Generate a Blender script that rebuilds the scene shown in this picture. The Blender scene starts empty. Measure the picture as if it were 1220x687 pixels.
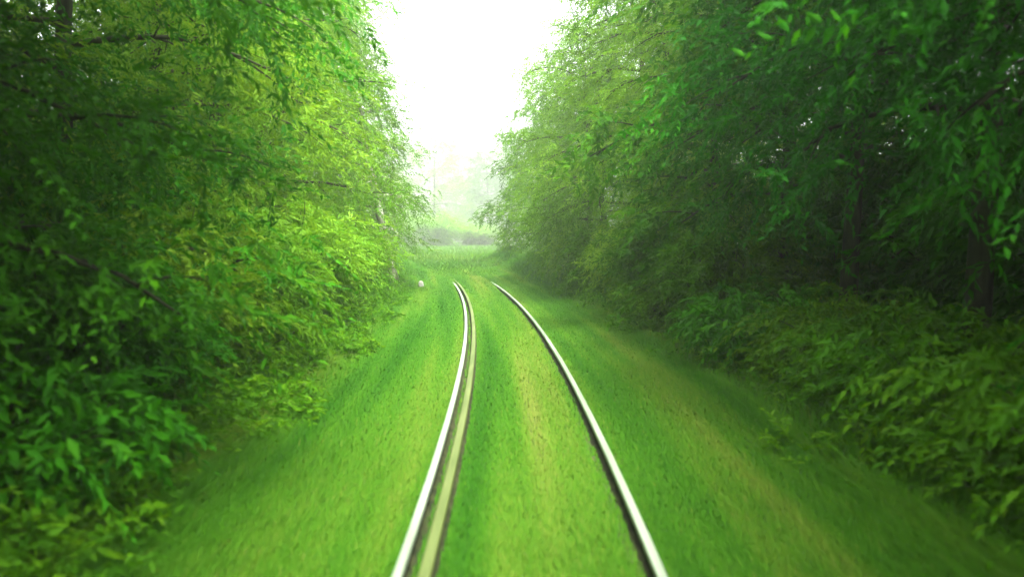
import bpy, math
import numpy as np
from mathutils import Vector

# ------------------------------------------------------------------ scene, camera, sky, sun, exposure
S = bpy.context.scene
COL = S.collection
S.render.engine = 'CYCLES'
S.cycles.use_denoising = True
S.cycles.max_bounces = 10
S.cycles.diffuse_bounces = 4
S.cycles.transmission_bounces = 6
S.cycles.volume_bounces = 2
S.cycles.sample_clamp_indirect = 6.0
S.view_settings.view_transform = 'Standard'
S.view_settings.look = 'None'
S.view_settings.exposure = 2.8
S.view_settings.gamma = 1.0

RAIL_TOP = 0.17
CAM_Z = RAIL_TOP + 1.93
cam = bpy.data.objects.new('camera', bpy.data.cameras.new('camera'))
COL.objects.link(cam)
cam.location = (0, 0, CAM_Z)
cam.rotation_euler = (math.radians(90 - 3.74), 0, 0)
cam.data.lens = 30.0
cam.data.sensor_width = 36.0
cam.data.clip_start = 0.05
cam.data.clip_end = 3000
cam.data.dof.use_dof = True            # a fast lens focused down the line
cam.data.dof.focus_distance = 26.0
cam.data.dof.aperture_fstop = 0.95
S.camera = cam

SUN_EL, SUN_AZ = 70.0, 150.0            # degrees; azimuth from straight ahead, negative is left
W = bpy.data.worlds.new('World')
S.world = W
W.use_nodes = True
nt = W.node_tree
bg = nt.nodes['Background']
sky = nt.nodes.new('ShaderNodeTexSky')
sky.sky_type = 'NISHITA'
sky.sun_disc = False
sky.sun_elevation = math.radians(SUN_EL)
sky.sun_rotation = math.radians(SUN_AZ)
sky.dust_density = 5.0
sky.air_density = 1.0
hs = nt.nodes.new('ShaderNodeHueSaturation')   # overcast: nearly colourless
hs.inputs['Saturation'].default_value = 0.12
nt.links.new(sky.outputs[0], hs.inputs['Color'])
nt.links.new(hs.outputs[0], bg.inputs['Color'])
bg.inputs['Strength'].default_value = 0.15

sun = bpy.data.objects.new('sun', bpy.data.lights.new('sun', 'SUN'))
COL.objects.link(sun)
sun.data.energy = 1.5
sun.data.angle = math.radians(14)
sun.data.color = (1.0, 0.97, 0.9)
el, az = math.radians(SUN_EL), math.radians(SUN_AZ)
d = Vector((math.cos(el) * math.sin(az), math.cos(el) * math.cos(az), math.sin(el)))
sun.rotation_euler = d.to_track_quat('Z', 'Y').to_euler()


# ------------------------------------------------------------------ helpers
def curve_x(y):
    """Centre line of the track: a long left-hand bend."""
    y = np.asarray(y, float)
    return 0.03 + 0.025 * y - 0.00216 * y * y * np.where(y < 0, 0, 1)


def curve_slope(y):
    return 0.025 - 0.00432 * np.maximum(np.asarray(y, float), 0)


def tag(o, label=None, cat=None, group=None, kind=None):
    if label: o['label'] = label
    if cat: o['category'] = cat
    if group: o['group'] = group
    if kind: o['kind'] = kind
    return o


def empty(name, loc, rz=0.0):
    o = bpy.data.objects.new(name, None)
    o.empty_display_size = 0.3
    o.location = loc
    o.rotation_euler = (0, 0, rz)
    COL.objects.link(o)
    return o


def mesh_from(name, V, F, mat, tint=None, smooth=False):
    """V (n,3) array, F either (m,3)/(m,4) array or list of faces."""
    me = bpy.data.meshes.new(name)
    V = np.asarray(V, np.float32)
    if isinstance(F, np.ndarray):
        k = F.shape[1]
        me.vertices.add(len(V))
        me.vertices.foreach_set('co', V.ravel())
        me.loops.add(F.size)
        me.loops.foreach_set('vertex_index', F.astype(np.int32).ravel())
        me.polygons.add(len(F))
        me.polygons.foreach_set('loop_start', np.arange(0, F.size, k, dtype=np.int32))
        me.update(calc_edges=True)
    else:
        me.from_pydata([tuple(v) for v in V], [], F)
    if tint is not None:
        a = me.attributes.new('tint', 'FLOAT', 'POINT')
        a.data.foreach_set('value', np.asarray(tint, np.float32))
    if smooth:
        me.polygons.foreach_set('use_smooth', np.ones(len(me.polygons), bool))
    me.materials.append(mat)
    me.validate()
    return me


def link(name, me, parent=None):
    o = bpy.data.objects.new(name, me)
    COL.objects.link(o)
    if parent: o.parent = parent
    return o


def unit(a):
    return a / np.maximum(np.linalg.norm(a, axis=-1, keepdims=True), 1e-9)


# ------------------------------------------------------------------ materials
def new_mat(name):
    m = bpy.data.materials.new(name)
    m.use_nodes = True
    return m, m.node_tree, m.node_tree.nodes['Principled BSDF'], m.node_tree.nodes['Material Output']


def leaf_mat(name, ramp, trans=0.38, hue=0.01, rough=0.5):
    m, t, p, out = new_mat(name)
    at = t.nodes.new('ShaderNodeAttribute'); at.attribute_name = 'tint'
    cr = t.nodes.new('ShaderNodeValToRGB')
    while len(cr.color_ramp.elements) < len(ramp): cr.color_ramp.elements.new(0.5)
    for e, (pos, c) in zip(cr.color_ramp.elements, ramp):
        e.position = pos; e.color = (*c, 1)
    t.links.new(at.outputs['Fac'], cr.inputs['Fac'])
    oi = t.nodes.new('ShaderNodeObjectInfo')
    mr = t.nodes.new('ShaderNodeMapRange')
    mr.inputs['To Min'].default_value = 0.5 - hue; mr.inputs['To Max'].default_value = 0.5 + hue
    t.links.new(oi.outputs['Random'], mr.inputs['Value'])
    h = t.nodes.new('ShaderNodeHueSaturation')
    t.links.new(mr.outputs[0], h.inputs['Hue'])
    t.links.new(cr.outputs[0], h.inputs['Color'])
    p.inputs['Roughness'].default_value = rough
    p.inputs['Specular IOR Level'].default_value = 0.04
    t.links.new(h.outputs[0], p.inputs['Base Color'])
    tr = t.nodes.new('ShaderNodeBsdfTranslucent')
    mx = t.nodes.new('ShaderNodeMixRGB'); mx.blend_type = 'MULTIPLY'; mx.inputs['Fac'].default_value = 1
    mx.inputs[2].default_value = (1.5, 1.35, 0.6, 1)     # light coming through a leaf is yellower
    t.links.new(h.outputs[0], mx.inputs[1])
    t.links.new(mx.outputs[0], tr.inputs['Color'])
    ms = t.nodes.new('ShaderNodeMixShader'); ms.inputs[0].default_value = trans
    t.links.new(p.outputs[0], ms.inputs[1]); t.links.new(tr.outputs[0], ms.inputs[2])
    t.links.new(ms.outputs[0], out.inputs['Surface'])
    return m


M = {}
M['leaf_bright'] = leaf_mat('leaf_bright', [(0, (0.06, 0.16, 0.005)), (0.55, (0.115, 0.265, 0.012)), (1, (0.21, 0.37, 0.04))])  # greens lifted to put light into the leaves of the lit left wall
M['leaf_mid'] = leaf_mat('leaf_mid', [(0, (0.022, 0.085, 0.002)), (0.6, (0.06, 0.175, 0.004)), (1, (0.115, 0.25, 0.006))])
M['leaf_dark'] = leaf_mat('leaf_dark', [(0, (0.010, 0.075, 0.002)), (0.6, (0.03, 0.165, 0.004)), (1, (0.065, 0.25, 0.006))], trans=0.3)  # on the near left plants this dark green also stands in for canopy shade
M['leaf_pale'] = leaf_mat('leaf_pale', [(0, (0.05, 0.12, 0.015)), (0.6, (0.10, 0.20, 0.03)), (1, (0.22, 0.30, 0.10))])
M['grass'] = leaf_mat('grass', [(0, (0.016, 0.085, 0.003)), (0.45, (0.045, 0.145, 0.006)), (0.75, (0.085, 0.17, 0.012)), (1, (0.145, 0.19, 0.03))], trans=0.25, hue=0.0, rough=0.6)


def noise_mat(name, c0, c1, scale=6.0, rough=0.9, bump=0.4, stretch=(1, 1, 1), metallic=0.0, mid=None, detail=8, spec=0.15):
    m, t, p, out = new_mat(name)
    tc = t.nodes.new('ShaderNodeTexCoord')
    mp = t.nodes.new('ShaderNodeMapping'); mp.inputs['Scale'].default_value = stretch
    t.links.new(tc.outputs['Object'], mp.inputs['Vector'])
    n = t.nodes.new('ShaderNodeTexNoise'); n.inputs['Scale'].default_value = scale; n.inputs['Detail'].default_value = detail
    t.links.new(mp.outputs[0], n.inputs['Vector'])
    cr = t.nodes.new('ShaderNodeValToRGB')
    cr.color_ramp.elements[0].position = 0.35; cr.color_ramp.elements[0].color = (*c0, 1)
    cr.color_ramp.elements[1].position = 0.65; cr.color_ramp.elements[1].color = (*c1, 1)
    if mid:
        e = cr.color_ramp.elements.new(0.5); e.color = (*mid, 1)
    t.links.new(n.outputs['Fac'], cr.inputs['Fac'])
    t.links.new(cr.outputs[0], p.inputs['Base Color'])
    p.inputs['Roughness'].default_value = rough
    p.inputs['Metallic'].default_value = metallic
    p.inputs['Specular IOR Level'].default_value = spec
    if bump:
        b = t.nodes.new('ShaderNodeBump'); b.inputs['Strength'].default_value = bump; b.inputs['Distance'].default_value = 0.02
        t.links.new(n.outputs['Fac'], b.inputs['Height'])
        t.links.new(b.outputs[0], p.inputs['Normal'])
    return m


M['bark'] = noise_mat('bark', (0.012, 0.016, 0.007), (0.05, 0.055, 0.026), 9, 0.95, 0.8, (1, 1, 0.25))
M['bark_pale'] = noise_mat('bark_pale', (0.05, 0.06, 0.03), (0.50, 0.50, 0.40), 5, 0.85, 0.5, (1, 1, 0.6), mid=(0.24, 0.26, 0.16))
M['ground'] = noise_mat('ground', (0.02, 0.045, 0.006), (0.055, 0.085, 0.015), 1.3, 1.0, 0.5)
M['trackbed'] = noise_mat('trackbed', (0.015, 0.032, 0.005), (0.06, 0.075, 0.025), 3.0, 1.0, 0.6, (1, 0.35, 1))
M['steel'] = noise_mat('steel', (0.25, 0.32, 0.21), (0.42, 0.50, 0.36), 3.0, 0.45, 0.03, (4, 0.15, 4), metallic=0.6)
M['rust'] = noise_mat('rust', (0.010, 0.014, 0.004), (0.036, 0.040, 0.014), 14, 0.9, 0.3, (1, 0.5, 1))
M['mossy_steel'] = noise_mat('mossy_steel', (0.07, 0.10, 0.022), (0.115, 0.145, 0.042), 8, 0.6, 0.1, (1, 0.12, 1), metallic=0.1)
M['stone'] = noise_mat('stone', (0.16, 0.17, 0.13), (0.36, 0.37, 0.31), 12, 0.9, 0.5)


# ------------------------------------------------------------------ ground and trackbed
def ground_sheet():
    gx = np.concatenate([-np.geomspace(600, 14, 14), np.linspace(-12, 12, 41), np.geomspace(14, 600, 14)])
    gy = np.concatenate([-np.geomspace(600, 12, 10), np.linspace(-10, 100, 111), np.geomspace(105, 900, 12)])
    X, Y = np.meshgrid(gx, gy)
    u = X - curve_x(np.clip(Y, -10, 100))
    Z = 0.10 * np.clip((np.abs(u) - 2.6) / 3, 0, 1) + 0.05 * np.sin(X * 1.7 + Y * 0.6) * np.sin(Y * 1.1 - X * .4) * np.clip((np.abs(u) - 1.5) / 2, 0, 1)
    V = np.stack([X, Y, Z], -1).reshape(-1, 3)
    n = len(gx)
    i, j = np.meshgrid(np.arange(len(gx) - 1), np.arange(len(gy) - 1))
    a = (j * n + i).ravel()
    return mesh_from('ground', V, np.stack([a, a + 1, a + n + 1, a + n], -1), M['ground'], smooth=True)


tag(link('ground', ground_sheet()), 'dark green soil and leaf litter floor of the wood', None, None, 'structure')


def strip(name, ul, ur, y0, y1, z, mat, n=90):
    ys = np.linspace(y0, y1, n)
    cx = curve_x(ys); sl = curve_slope(ys)
    nx = 1 / np.sqrt(1 + sl * sl); ny = -sl * nx
    us = np.linspace(ul, ur, 9)
    V = np.stack([cx[:, None] + nx[:, None] * us, ys[:, None] + ny[:, None] * us,
                  np.broadcast_to(z + 0.02 * (1 - (us / max(abs(ul), abs(ur))) ** 2), (n, 9))], -1).reshape(-1, 3)
    i, j = np.meshgrid(np.arange(8), np.arange(n - 1))
    a = (j * 9 + i).ravel()
    return mesh_from(name, V, np.stack([a, a + 1, a + 10, a + 9], -1), mat, smooth=True)


tag(link('trackbed', strip('trackbed', -1.3, 1.3, -6, 47, 0.012, M['trackbed'])), 'overgrown trackbed under the rails', None, None, 'structure')


# ------------------------------------------------------------------ rails
def sweep(profile, u0, y0, y1, mat, name, step=0.5):
    """Sweep a closed (u, z) outline along the bend."""
    ys = np.arange(y0, y1 + step, step)
    cx = curve_x(ys); sl = curve_slope(ys)
    nx = 1 / np.sqrt(1 + sl * sl); ny = -sl * nx
    P = np.array(profile)
    uu = u0 + P[:, 0]
    V = np.stack([cx[:, None] + nx[:, None] * uu, ys[:, None] + ny[:, None] * uu,
                  np.broadcast_to(P[:, 1], (len(ys), len(P)))], -1).reshape(-1, 3)
    k = len(P)
    F = []
    for j in range(len(ys) - 1):
        for i in range(k):
            i2 = (i + 1) % k
            F.append((j * k + i, j * k + i2, (j + 1) * k + i2, (j + 1) * k + i))
    F.append(tuple(range(k - 1, -1, -1)))
    F.append(tuple(range((len(ys) - 1) * k, len(ys) * k)))
    return mesh_from(name, V, F, mat)


def head_profile(top, k=0.86):
    pts = [(-0.034, top - 0.042), (-0.036, top - 0.014), (-0.033, top - 0.006), (-0.026, top - 0.0015), (0, top),
           (0.026, top - 0.0015), (0.033, top - 0.006), (0.036, top - 0.014), (0.034, top - 0.042)]
    return [(a * k, b) for a, b in pts[::-1]]


def web_profile(top):
    b = top - 0.155
    pts = [(-0.065, b), (-0.065, b + 0.010), (-0.012, b + 0.03), (-0.009, b + 0.05), (-0.009, top - 0.052), (-0.026, top - 0.0425),
           (0.026, top - 0.0425), (0.009, top - 0.052), (0.009, b + 0.05), (0.012, b + 0.03), (0.065, b + 0.010), (0.065, b)]
    return pts[::-1]


def rail(name, u0, y0, y1, head, label, cat, group, top=RAIL_TOP):
    r = empty(name, (0, 0, 0))
    tag(r, label, cat, group)
    link('rail_head', sweep(head_profile(top, 1.04 if top > RAIL_TOP else 0.86), u0, y0, y1, head, 'rail_head'), r)
    link('rail_web', sweep(web_profile(top), u0, y0, y1, M['rust'], 'rail_web'), r)
    # fishplate joint clamped to the web, with its bolts
    return r


rail('running_rail', -0.7525, -3, 46, M['steel'], 'bright polished running rail beside the dull olive check rail', 'rail', 'running rails')
rail('running_rail', 0.7525, -3, 46, M['steel'], 'bright polished running rail standing alone on the outside of the bend', 'rail', 'running rails')
rail('check_rail', -0.5975, -3, 42, M['mossy_steel'], 'dull olive check rail just inside the inner running rail', 'rail', None, RAIL_TOP + 0.004)


# ------------------------------------------------------------------ leaves
def leaf_arrays(base, axis, normal, length, width, tint, fold=0.25, droop=0.18):
    """Folded four-point leaves: two triangles each side of the midrib."""
    n = len(base)
    axis = unit(axis)
    side = unit(np.cross(axis, normal))
    nor = np.cross(side, axis)
    L = length[:, None]; Wd = width[:, None] * 0.5
    v0 = base
    v1 = base + axis * L * 0.45 + side * Wd + nor * Wd * fold
    v2 = base + axis * L - nor * L * droop
    v3 = base + axis * L * 0.45 - side * Wd + nor * Wd * fold
    V = np.stack([v0, v1, v2, v3], 1).reshape(-1, 3)
    a = np.arange(n)[:, None] * 4
    F = np.concatenate([a + [0, 2, 1], a + [0, 3, 2]], 1).reshape(-1, 3)
    return V, F, np.repeat(tint, 4)


def sprays(rng, P, out, n_leaf, leaf_len, leaf_w, spray_len, along=0.6, droop=0.45, tint0=None, wild=0.36):
    """Leafy twigs: P (k,3) twig roots, out (k,3) outward direction."""
    k = len(P)
    sgn = np.where(rng.random(k) < 0.5, -1.0, 1.0)
    ax = out * 0.6 + np.stack([np.zeros(k), sgn * along * rng.random(k), -droop * rng.random(k) + 0.1], 1) + rng.normal(0, wild, (k, 3))
    ax = unit(ax)
    sl = spray_len * (0.6 + 0.8 * rng.random(k))
    up = unit(np.array([0, 0, 1.0]) + rng.normal(0, 0.35, (k, 3)))
    side = unit(np.cross(ax, up))
    t = (np.arange(n_leaf) + 0.5) / n_leaf
    t = t[None, :] + rng.uniform(-0.3, 0.3, (k, n_leaf)) / n_leaf
    sag = np.zeros((k, n_leaf, 3)); sag[..., 2] = -0.35 * sl[:, None] * t * t
    B = P[:, None, :] + ax[:, None, :] * (sl[:, None] * t)[..., None] + sag
    lr = np.where(np.arange(n_leaf) % 2 == 0, 1.0, -1.0)[None, :, None]
    A = ax[:, None, :] * 0.75 + side[:, None, :] * lr * (0.75 - 0.35 * t[..., None]) + rng.normal(0, 0.22, (k, n_leaf, 3))
    A[..., 2] -= 0.18
    N = up[:, None, :] + rng.normal(0, 0.4, (k, n_leaf, 3))
    ln = leaf_len * (0.65 + 0.6 * rng.random((k, n_leaf))) * (1.1 - 0.35 * t)
    wd = leaf_w * ln / leaf_len
    ti = (rng.random(k) if tint0 is None else tint0)[:, None] * 0.65 + rng.random((k, n_leaf)) * 0.35
    f = lambda a: a.reshape(-1, a.shape[-1]) if a.ndim == 3 else a.ravel()
    return leaf_arrays(f(B), f(A), f(N), f(ln), f(wd), f(ti))


def tube(path, radii, sides=6):
    """Tapered tube along a polyline."""
    path = np.asarray(path, float); n = len(path)
    tan = unit(np.gradient(path, axis=0))
    ref = np.array([0.31, 0.95, 0.1])
    s = unit(np.cross(tan, ref)); q = np.cross(s, tan)
    an = np.linspace(0, 2 * np.pi, sides, endpoint=False)
    V = path[:, None, :] + (s[:, None, :] * np.cos(an)[None, :, None] + q[:, None, :] * np.sin(an)[None, :, None]) * np.asarray(radii)[:, None, None]
    F = []
    for j in range(n - 1):
        for i in range(sides):
            i2 = (i + 1) % sides
            F.append((j * sides + i, j * sides + i2, (j + 1) * sides + i2, (j + 1) * sides + i))
    return V.reshape(-1, 3), np.array(F)


class Mesher:
    def __init__(s): s.V = []; s.F = []; s.n = 0
    def add(s, V, F): s.V.append(V); s.F.append(F + s.n); s.n += len(V)
    def mesh(s, name, mat): return mesh_from(name, np.concatenate(s.V), np.concatenate(s.F), mat, smooth=True)


def make_tree_meshes(seed, H, R, low, n_limb, n_spray, n_leaf, leaf_len, leaf_w, mat, bark='bark', r0=0.16, lean=(0, 0), along=1.15, spray_len=0.65, top_narrow=0.5):
    rng = np.random.default_rng(seed)
    wood = Mesher()
    n = 12
    t = np.linspace(0, 1, n)
    wob = np.cumsum(rng.normal(0, 0.10, (n, 2)), 0) * t[:, None]
    path = np.stack([lean[0] * t + wob[:, 0], lean[1] * t + wob[:, 1], -0.3 + t * (H * 0.95 + 0.3)], 1)
    wood.add(*tube(path, r0 * (1 - 0.88 * t) * (1 + 0.5 * np.exp(-t * 25)), 9))
    nodes, outs, wts = [], [], []
    for i in range(n_limb):
        f = (i + rng.random() * 0.8) / n_limb
        z = low + f * (H * 0.93 - low)
        k = np.interp(z, path[:, 2], np.arange(n)); p0 = np.array([np.interp(k, np.arange(n), path[:, c]) for c in range(3)])
        azm = i * 2.399 + rng.normal(0, 0.4)
        env = R * (1 - top_narrow * f ** 1.6) * (0.75 + 0.5 * rng.random()) * (0.85 if f < 0.08 else 1)
        dirh = np.array([math.cos(azm), math.sin(azm), 0])
        rise = (0.05 + 0.6 * f) * env
        m = 7; s = np.linspace(0, 1, m)
        lp = p0 + dirh * (env * s)[:, None] + np.stack([rng.normal(0, .06, m) * s, rng.normal(0, .06, m) * s, rise * (s - 0.45 * s * s) - 0.25 * env * s ** 3], 1)
        wood.add(*tube(lp, 0.045 * (1.15 - s) * (1.2 - 0.6 * f) + 0.004, 5))
        for q in range(5):
            s0 = 0.3 + 0.65 * (q + rng.random()) / 5
            b0 = np.array([np.interp(s0, s, lp[:, c]) for c in range(3)])
            sd = dirh * 0.5 + np.array([-dirh[1], dirh[0], 0]) * (1 if q % 2 else -1) * rng.uniform(0.5, 1.1) + np.array([0, 0, rng.uniform(-0.35, 0.3)])
            sd = sd / np.linalg.norm(sd); bl = env * rng.uniform(0.3, 0.5)
            ss = np.linspace(0, 1, 5)
            bp = b0 + sd * (bl * ss)[:, None]; bp[:, 2] -= 0.22 * bl * ss ** 2
            wood.add(*tube(bp, 0.016 * (1.1 - ss) + 0.002, 4))
            for w in np.linspace(0.25, 1, 5):
                nodes.append([np.interp(w, ss, bp[:, c]) for c in range(3)]); outs.append(sd); wts.append(bl)
        for w in np.linspace(0.4, 1, 4):
            nodes.append([np.interp(w, s, lp[:, c]) for c in range(3)]); outs.append(dirh); wts.append(env * .3)
    nodes, outs, wts = np.array(nodes), np.array(outs), np.array(wts)
    tone = rng.random(len(nodes))
    pick = rng.choice(len(nodes), n_spray, p=wts / wts.sum())
    P = nodes[pick] + rng.normal(0, 0.26, (n_spray, 3))
    tint0 = np.clip(0.55 * tone[pick] + 0.45 * rng.random(n_spray), 0, 1)
    V, F, ti = sprays(rng, P, outs[pick], n_leaf, leaf_len, leaf_w, spray_len, along, tint0=tint0)
    crown = mesh_from('crown', V, F, mat, ti)
    return wood.mesh('trunk', M[bark]), crown


def make_shrub_meshes(seed, H, R, n_stem, n_spray, n_leaf, leaf_len, leaf_w, mat, along=0.6):
    rng = np.random.default_rng(seed)
    wood = Mesher(); nodes, outs = [], []
    for i in range(n_stem):
        azm = i * 2.399 + rng.normal(0, .3); rr = R * math.sqrt((i + 0.5) / n_stem)
        h = H * (1 - 0.35 * (rr / R) ** 2) * rng.uniform(0.75, 1.1)
        s = np.linspace(0, 1, 7)
        dr = np.array([math.cos(azm), math.sin(azm), 0])
        p = dr * (0.12 + rr * s ** 1.3)[:, None]; p[:, 2] = -0.1 + (h + .1) * (s - 0.18 * s ** 4)
        p[1:, :2] += rng.normal(0, .03, (6, 2))
        wood.add(*tube(p, 0.014 * (1.1 - s) + 0.003, 4))
        for w in np.linspace(0.12, 1, 9):
            nodes.append([np.interp(w, s, p[:, c]) for c in range(3)]); outs.append(dr)
    nodes, outs = np.array(nodes), np.array(outs)
    tone = rng.random(len(nodes)); pick = rng.choice(len(nodes), n_spray)
    P = nodes[pick] + rng.normal(0, 0.16, (n_spray, 3)); P[:, 2] = np.maximum(P[:, 2], 0.12)
    V, F, ti = sprays(rng, P, outs[pick], n_leaf, leaf_len, leaf_w, 0.4, along, tint0=np.clip(.5 * tone[pick] + .5 * rng.random(n_spray), 0, 1))
    V[:, 2] = np.maximum(V[:, 2], 0.02)
    return wood.mesh('stems', M['bark']), mesh_from('foliage', V, F, mat, ti)


# tree kinds: (trunk mesh, crown mesh)
KIND = {
    'bright': make_tree_meshes(11, 12.5, 2.9, 1.6, 30, 3600, 14, 0.125, 0.036, M['leaf_bright']),
    'mid': make_tree_meshes(12, 13.5, 3.1, 1.9, 30, 3600, 14, 0.135, 0.042, M['leaf_mid']),
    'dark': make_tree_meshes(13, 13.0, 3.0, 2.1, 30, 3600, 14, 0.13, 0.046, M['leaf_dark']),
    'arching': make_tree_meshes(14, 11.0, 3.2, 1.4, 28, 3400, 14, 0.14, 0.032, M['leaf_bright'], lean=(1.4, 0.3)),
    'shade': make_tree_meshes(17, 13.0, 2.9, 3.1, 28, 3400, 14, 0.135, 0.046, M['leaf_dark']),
    'broad': make_tree_meshes(15, 12.0, 3.4, 1.5, 30, 2600, 12, 0.20, 0.08, M['leaf_mid'], top_narrow=0.65),
}
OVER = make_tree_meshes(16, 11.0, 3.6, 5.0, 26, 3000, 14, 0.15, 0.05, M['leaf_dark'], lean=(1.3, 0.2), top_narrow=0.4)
PALE = make_tree_meshes(21, 12.0, 1.5, 1.6, 26, 2600, 14, 0.12, 0.040, M['leaf_pale'], bark='bark_pale', r0=0.18, lean=(2.6, 0.0))
SHRUB = {
    'low': make_shrub_meshes(31, 1.45, 0.95, 26, 900, 12, 0.12, 0.042, M['leaf_mid']),
    'lowdark': make_shrub_meshes(32, 1.3, 1.0, 26, 900, 12, 0.13, 0.05, M['leaf_dark']),
    'tall': make_shrub_meshes(33, 2.9, 1.2, 34, 1700, 12, 0.13, 0.040, M['leaf_bright']),
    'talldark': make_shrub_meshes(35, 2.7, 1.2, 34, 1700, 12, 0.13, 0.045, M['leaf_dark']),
    'tallmid': make_shrub_meshes(34, 2.6, 1.25, 34, 1700, 12, 0.14, 0.05, M['leaf_mid']),
}


def place(name, meshes, parts, u, y, side, rz, sc, label, cat, group, flip=1):
    """Stand a plant at offset u (m) to one side of the centre line; its open face looks at the track."""
    x = float(curve_x(min(y, 100)) + side * u)
    o = empty(name, (x, y, 0.05 if u > 2 else 0), (math.pi if side > 0 else 0) + math.radians(rz) - math.atan(float(curve_slope(y))) * -1)
    o.scale = (sc, sc * flip, sc)
    tag(o, label, cat, group)
    for nm, me in zip(parts, meshes): link(nm, me, o)
    return o


# (kind, u, y, rot, scale, label)
ORD = ['first', 'second', 'third', 'fourth', 'fifth', 'sixth', 'seventh', 'eighth', 'ninth', 'tenth', 'eleventh', 'twelfth', 'thirteenth', 'fourteenth', 'fifteenth']
LOOK = {'shade': 'deep green tree with bare lower trunk', 'bright': 'yellow-green slender-leaved tree', 'mid': 'mid-green tree', 'dark': 'deep green shady tree',
        'arching': 'yellow-green tree leaning over the verge', 'broad': 'large-leaved mid-green tree'}
rg = np.random.default_rng(5)
LEFT1 = [('dark', 6.0, 1.6), ('dark', 5.7, 6.0), ('dark', 6.2, 9.6), ('bright', 6.8, 13.0), ('bright', 6.9, 16.6), ('bright', 6.7, 20.2), ('arching', 7.0, 24.0), ('bright', 7.3, 28.5),  # leaf tone carries the light: dark kinds in near shade, bright kinds where lit
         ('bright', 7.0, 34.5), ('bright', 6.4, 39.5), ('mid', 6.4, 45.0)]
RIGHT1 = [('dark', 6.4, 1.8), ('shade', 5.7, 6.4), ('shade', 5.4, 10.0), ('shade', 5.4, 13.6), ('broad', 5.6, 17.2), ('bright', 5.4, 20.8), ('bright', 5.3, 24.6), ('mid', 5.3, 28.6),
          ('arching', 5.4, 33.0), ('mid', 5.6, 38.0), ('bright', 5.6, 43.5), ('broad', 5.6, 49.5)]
for side, rows, sname, grp in ((-1, LEFT1, 'left', 'trees lining the left verge'), (1, RIGHT1, 'right', 'trees lining the right verge')):
    for i, (k, u, y) in enumerate(rows):
        sc = float(rg.uniform(0.93, 1.1))
        if y > 36 and side > 0: sc *= 0.82
        place('broadleaf_tree', KIND[k], ('trunk', 'crown'), u, y, side, float(rg.uniform(-14, 14)), sc,
              f'{LOOK[k]}, {ORD[i]} along the {sname} verge of the track', 'tree', grp, 1 if rg.random() < .5 else -1)

BACK = [(-1, 10.0, 3, 'dark'), (-1, 10.4, 9, 'mid'), (-1, 10.0, 15, 'dark'), (-1, 10.6, 21, 'mid'), (-1, 10.2, 28, 'bright'), (-1, 11, 36, 'mid'),
        (1, 10.0, 3, 'dark'), (1, 10.2, 9, 'mid'), (1, 9.8, 15, 'dark'), (1, 10.2, 21, 'mid'), (1, 10.0, 28, 'mid'), (1, 10.4, 36, 'bright'), (1, 10.5, 46, 'mid')]
cnt = {-1: 0, 1: 0}
for side, u, y, k in BACK:
    sn = 'left' if side < 0 else 'right'
    place('broadleaf_tree', KIND[k], ('trunk', 'crown'), u, y, side, float(rg.uniform(0, 360)), float(rg.uniform(1.1, 1.25)),
          f'tall {LOOK[k]} in the back row {sn} of the track, {ORD[cnt[side]]} one along', 'tree', f'back row of trees on the {sn}')
    cnt[side] += 1

# boughs meeting over the line where the camera stands keep the near end in shade
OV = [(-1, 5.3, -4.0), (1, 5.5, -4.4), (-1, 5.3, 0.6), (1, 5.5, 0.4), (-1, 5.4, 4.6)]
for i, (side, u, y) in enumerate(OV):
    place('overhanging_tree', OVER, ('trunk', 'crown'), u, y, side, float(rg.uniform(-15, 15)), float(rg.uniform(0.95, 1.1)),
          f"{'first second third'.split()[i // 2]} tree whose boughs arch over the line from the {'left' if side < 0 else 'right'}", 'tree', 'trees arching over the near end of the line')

FARP = [(-40, 190, 'bright'), (-29, 200, 'mid'), (-17.5, 192, 'bright'), (-5.5, 206, 'broad'), (7, 196, 'mid'), (-48, 226, 'mid'), (-33, 240, 'bright'), (-16, 246, 'mid'), (2, 250, 'mid')]
FARL = ['yellow-green far tree at the left edge of the gap', 'far tree left of the middle of the gap', 'yellow-green far tree in the middle of the gap', 'large-leaved far tree right of the middle of the gap',
        'far tree behind the right wall of leaves', 'rearmost tree at the left edge of the gap', 'yellow-green rearmost tree left in the gap', 'rearmost tree in the middle of the gap', 'rearmost tree right in the gap']
for (x, y, k), lb in zip(FARP, FARL):
    o = empty('broadleaf_tree', (x, y, 0), float(rg.uniform(0, 6.28))); s = float(rg.uniform(1.95, 2.25)); o.scale = (s * 1.25, s * 1.25, s)
    tag(o, 'misty ' + lb, 'tree', 'trees fading in the mist beyond the bend')
    link('trunk', KIND[k][0], o); link('crown', KIND[k][1], o)

# the leaning pale-barked tree at the mouth of the gap
o = empty('pale_barked_tree', (-3.95, 29.6, 0), math.pi)
tag(o, 'slender tree with pale mottled bark leaning away from the track by the gap', 'tree')
link('trunk', PALE[0], o); link('crown', PALE[1], o)

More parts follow.
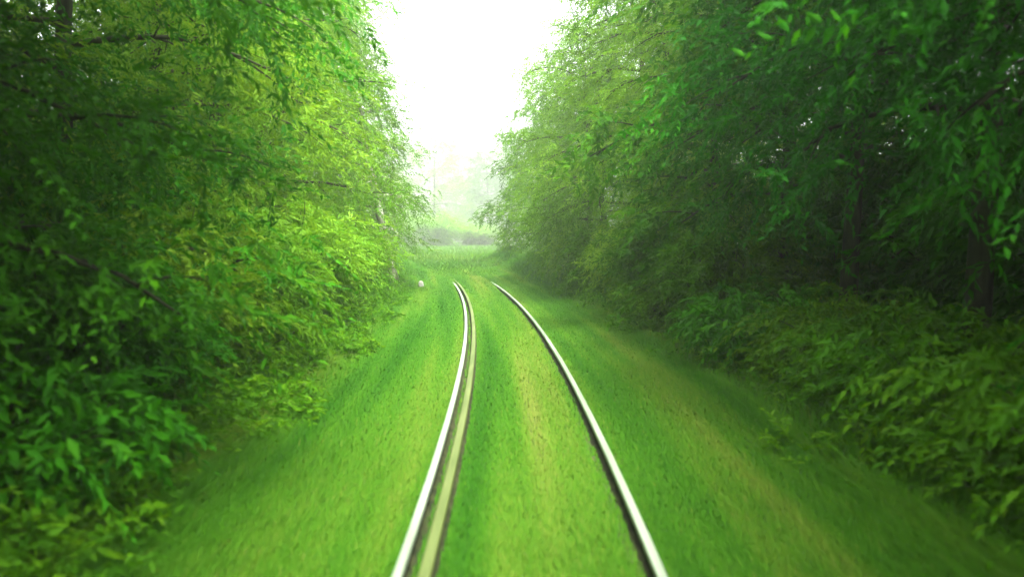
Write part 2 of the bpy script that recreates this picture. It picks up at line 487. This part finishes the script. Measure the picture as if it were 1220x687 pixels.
SL = {'talldark': 'tall deep green bush', 'low': 'low mid-green bush', 'lowdark': 'low deep green bush', 'tall': 'tall yellow-green bush', 'tallmid': 'tall mid-green bush'}
LS = [('talldark', 4.4, 4.2), ('lowdark', 3.8, 6.0), ('talldark', 4.2, 7.8), ('tall', 4.2, 9.8), ('low', 3.7, 11.8), ('tall', 4.2, 13.2), ('tall', 4.1, 15.8), ('tall', 4.1, 18.4), ('low', 3.7, 20.6), ('tall', 4.0, 23.0), ('low', 4.3, 26.0)]  # near bushes darkened by leaf colour for shade, those further back brightened
RS = [('low', 3.9, 4.4), ('talldark', 5.0, 5.4), ('low', 4.0, 6.0), ('low', 4.0, 7.6), ('low', 4.1, 9.3), ('low', 4.1, 11.0), ('lowdark', 3.9, 12.8), ('tallmid', 4.0, 15.0), ('low', 3.5, 17.2), ('tallmid', 3.8, 19.4), ('tall', 3.8, 22.4), ('tallmid', 3.8, 26), ('tall', 3.8, 30), ('low', 3.6, 34)]
for side, rows, sn in ((-1, LS, 'left'), (1, RS, 'right')):
    for i, (k, u, y) in enumerate(rows):
        place('bush', SHRUB[k], ('stems', 'foliage'), u, y, side, float(rg.uniform(-20, 20)), float(rg.uniform(0.9, 1.12)),
              f'{SL[k]} at the {sn} edge of the grass, {ORD[i]} bush back', 'bush', f'bushes along the {sn} verge', 1 if rg.random() < .5 else -1)


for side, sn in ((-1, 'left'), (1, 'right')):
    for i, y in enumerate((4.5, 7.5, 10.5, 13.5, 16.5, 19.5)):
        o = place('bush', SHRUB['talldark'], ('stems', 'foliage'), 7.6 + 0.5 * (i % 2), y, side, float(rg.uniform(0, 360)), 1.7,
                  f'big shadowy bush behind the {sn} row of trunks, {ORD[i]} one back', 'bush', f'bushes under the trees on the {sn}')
FB = [(-20.5, 116, 'tall'), (-15.5, 122, 'tall'), (-10.5, 119, 'tall'), (-24.0, 134, 'tall'), (-18.2, 140, 'tall'), (-5.0, 124, 'tall'), (-12.5, 146, 'tall')]
for i, (x, y, k) in enumerate(FB):
    o = empty('bush', (x, y, 0), float(rg.uniform(0, 6.28))); o.scale = (2.9, 2.6, float(rg.uniform(1.3, 2.0)))
    tag(o, f'misty {SL[k][5:]} beyond the bend at the foot of the far trees, {ORD[i]} one back', 'bush', 'bushes across the end of the clearing')
    link('stems', SHRUB[k][0], o); link('foliage', SHRUB[k][1], o)


# ------------------------------------------------------------------ grass and undergrowth
def grass_mesh(n, seed):
    rng = np.random.default_rng(seed)
    # distance chosen so that near ground gets most blades
    q = rng.random(n)
    y = 3.4 * (50 / 3.4) ** (q ** 1.15)
    u = rng.uniform(-3.9, 3.9, n)
    # smooth random fields in (u, y) for clumps and colour
    def field(su, sy, s):
        r = np.random.default_rng(s); a = np.zeros(n)
        for _ in range(7):
            a += np.sin(u * r.normal(0, su) + y * r.normal(0, sy) + r.uniform(0, 6.3))
        return a / 3.7
    patch = field(9, 0.35, seed + 1); dry = field(4, 0.15, seed + 2); tall = field(5, 0.7, seed + 3)
    au = np.abs(u)
    keep = np.ones(n, bool)
    keep &= ~((u > 2.75 + 0.2 * patch) & (y < 18) & (rng.random(n) < 0.9))
    for ur in (-0.7525, 0.7525, -0.5975):
        keep &= (np.abs(u - ur) > 0.055) | (y > 31)
    keep &= ~((u > -0.72) & (u < -0.62) & (rng.random(n) < 0.75))     # swept groove beside the check rail
    keep &= ~((u > 0.62) & (u < 0.72) & (rng.random(n) < 0.55))       # flangeway
    keep &= ~((np.abs(u - 0.25) < 0.3) & (patch > 0.7) & (rng.random(n) < 0.4))
    y, u, patch, dry, tall, au = y[keep], u[keep], patch[keep], dry[keep], tall[keep], au[keep]
    n = len(y)
    h = (0.085 + 0.06 * rng.random(n)) * (1 + 0.25 * tall)
    h *= 1 + 1.3 * np.clip((au - 1.2) / 1.6, 0, 1) + 1.7 * np.clip((au - 2.2) / 1, 0, 1) * (0.6 + 0.8 * rng.random(n))
    h *= 1 + 1.5 * np.clip((y - 27) / 11, 0, 1)                        # the far end has run wild
    near_rail = np.minimum(np.minimum(np.abs(au - 0.7525), np.abs(u + 0.5975)), 1)
    h *= np.clip(np.maximum(0.55 + near_rail * 2.2, 0.55 + (y - 27) / 12), 0.55, 1)
    w = 0.0042 * (1 + y / 10) * (0.7 + 0.6 * rng.random(n))
    L = h * 1.7
    cx = curve_x(y); sl = curve_slope(y)
    base = np.stack([cx + u, y, np.where(au < 1.3, 0.015, 0.0)], 1)
    # blades swept over along the line by passing trains
    lean_y = np.where(rng.random(n) < 0.8, 1, -1) * rng.uniform(0.5, 1.5, n)
    lean_u = rng.normal(0, 0.13, n)
    dirv = np.stack([lean_u + lean_y * sl, lean_y, np.zeros(n)], 1)
    sidev = unit(np.stack([np.cos(rng.uniform(-.9, .9, n)), np.sin(rng.uniform(-.9, .9, n)), np.zeros(n)], 1)) * w[:, None]
    up = np.zeros((n, 3)); up[:, 2] = 1
    p1 = base + up * (h * 0.6)[:, None] + dirv * (L * 0.25)[:, None]
    p2 = base + up * (h * (0.95 - 0.38 * np.abs(lean_y)))[:, None] + dirv * (L * 0.85)[:, None]
    V = np.stack([base - sidev * .5, base + sidev * .5, p1 + sidev * .42, p1 - sidev * .42, p2], 1).reshape(-1, 3)
    a = np.arange(n)[:, None] * 5
    F = np.concatenate([a + [0, 1, 2], a + [0, 2, 3], a + [3, 2, 4]], 1).reshape(-1, 3)
    band = 0.22 * np.exp(-((u - 0.30) / 0.28) ** 2)
    ti = np.clip(0.42 + 0.20 * patch + 0.17 * dry + band + rng.normal(0, 0.10, n) + 0.5 * (rng.random(n) < 0.012), 0, 1)
    return mesh_from('grass', V, F, M['grass'], np.repeat(ti, 5))


tag(link('grass', grass_mesh(520000, 71)), 'short bright green grass growing over the trackbed and verges', 'grass', None, 'stuff')


def meadow_mesh(n, seed):
    """Coarse tall grass closing the view beyond the end of the visible line."""
    rng = np.random.default_rng(seed)
    y = 36 + 138 * rng.random(n) ** 1.7; x = rng.uniform(-0.28, 0.06, n) * y
    h = rng.uniform(0.35, 0.8, n) * np.clip(0.35 + (y - 36) / 30, 0, 1) * np.clip(1 - (y - 60) / 200, .5, 1); w = rng.uniform(0.02, 0.05, n); a0 = rng.uniform(-.8, .8, n)
    sd = np.stack([np.cos(a0), np.sin(a0), np.zeros(n)], 1) * w[:, None]
    b = np.stack([x, y, np.full(n, -.03)], 1)
    up = np.zeros((n, 3)); up[:, 2] = 1
    ln = np.stack([rng.normal(0, .25, n), rng.normal(0, .25, n), np.zeros(n)], 1)
    V = np.stack([b - sd, b + sd, b + up * (h * .6)[:, None] + ln * .3 + sd * .7, b + up * (h * .6)[:, None] + ln * .3 - sd * .7, b + up * h[:, None] + ln], 1).reshape(-1, 3)
    a = np.arange(n)[:, None] * 5
    F = np.concatenate([a + [0, 1, 2], a + [0, 2, 3], a + [3, 2, 4]], 1).reshape(-1, 3)
    ti = np.clip(0.5 + 0.2 * np.sin(x * .5 + 1) * np.sin(y * .3) + rng.normal(0, .13, n), 0, 1)
    return mesh_from('meadow_grass', V, F, M['grass'], np.repeat(ti, 5))


tag(link('meadow_grass', meadow_mesh(60000, 75)), 'tall rough grass in the misty clearing beyond the bend', 'grass', None, 'stuff')


def undergrowth_mesh(n, seed):
    rng = np.random.default_rng(seed)
    y = 3.2 * (58 / 3.2) ** (rng.random(n) ** 0.9)
    side = np.where(rng.random(n) < 0.5, -1, 1)
    u = 2.55 + np.abs(rng.normal(0, 1.0, n)) + 0.25 * np.sin(y * 1.3 + side)
    keep = (side < 0) | (u > 3.3) | (y > 16) | (rng.random(n) < 0.15)      # thinned so dark soil stands in for shade under the right-hand bushes
    y, side, u = y[keep], side[keep], u[keep]; n = len(y)
    hh = (0.25 + 0.5 * rng.random(n)) * np.clip(0.5 + (u - 2.5) * 0.7, 0.4, 1.3)
    k = 3
    P = np.stack([curve_x(y) + side * u, y, np.zeros(n)], 1)
    P = np.repeat(P, k, 0); hz = np.repeat(hh, k) * np.tile(np.linspace(0.3, 1, k), n)
    P[:, 2] = hz; P[:, :2] += rng.normal(0, 0.05, (n * k, 2))
    out = unit(np.stack([np.repeat(-side, k) * rng.random(n * k), rng.normal(0, 1, n * k), np.full(n * k, 0.3)], 1))
    V, F, ti = sprays(rng, P, out, 8, 0.10, 0.04, 0.25, 0.5, 0.5, tint0=np.repeat(rng.random(n), k))
    V[:, 2] = np.maximum(V[:, 2], 0.01)
    return mesh_from('undergrowth', V, F, M['leaf_mid'], ti)


tag(link('undergrowth', undergrowth_mesh(5200, 81)), 'knee high weeds and nettles along the foot of the bushes', 'undergrowth', None, 'stuff')


# ------------------------------------------------------------------ the small pale marker stone
def stone_mesh():
    rng = np.random.default_rng(3)
    lv = [(-0.15, 0.115, 0.085), (0.05, 0.11, 0.08), (0.2, 0.10, 0.075), (0.30, 0.085, 0.06), (0.345, 0.05, 0.035)]
    V, F, k = [], [], 10
    for z, a, b in lv:
        for i in range(k):
            t = 2 * math.pi * i / k
            V.append((a * np.sign(math.cos(t)) * abs(math.cos(t)) ** .6 + rng.normal(0, .005), b * np.sign(math.sin(t)) * abs(math.sin(t)) ** .6 + rng.normal(0, .005), z + rng.normal(0, .006)))
    for j in range(len(lv) - 1):
        for i in range(k):
            F.append((j * k + i, j * k + (i + 1) % k, (j + 1) * k + (i + 1) % k, (j + 1) * k + i))
    F.append(tuple(range((len(lv) - 1) * k, len(lv) * k)))
    return mesh_from('marker_stone', np.array(V), F, M['stone'])


st = link('marker_stone', stone_mesh())
st.location = (-3.2, 30.2, 0.05); st.rotation_euler = (0.05, -0.12, 0.3)
tag(st, 'small whitish stone standing in the grass by the pale barked tree', 'stone')

# ------------------------------------------------------------------ mist
HAZE = 0.0024
hv = [(x, y, z) for z in (-1.5, 33.0) for y in (-16, 280) for x in (-95, 50)]
hf = [(0, 2, 3, 1), (4, 5, 7, 6), (0, 1, 5, 4), (2, 6, 7, 3), (0, 4, 6, 2), (1, 3, 7, 5)]
hm = bpy.data.materials.new('haze'); hm.use_nodes = True
t = hm.node_tree
for nd in list(t.nodes):
    if nd.type != 'OUTPUT_MATERIAL': t.nodes.remove(nd)
pv = t.nodes.new('ShaderNodeVolumePrincipled')
pv.inputs['Color'].default_value = (0.95, 0.97, 0.93, 1)
pv.inputs['Density'].default_value = HAZE
pv.inputs['Anisotropy'].default_value = 0.55
t.links.new(pv.outputs[0], [n for n in t.nodes if n.type == 'OUTPUT_MATERIAL'][0].inputs['Volume'])
tag(link('haze', mesh_from('haze', np.array(hv), hf, hm)), 'pale mist hanging in the cutting', 'mist', None, 'stuff')
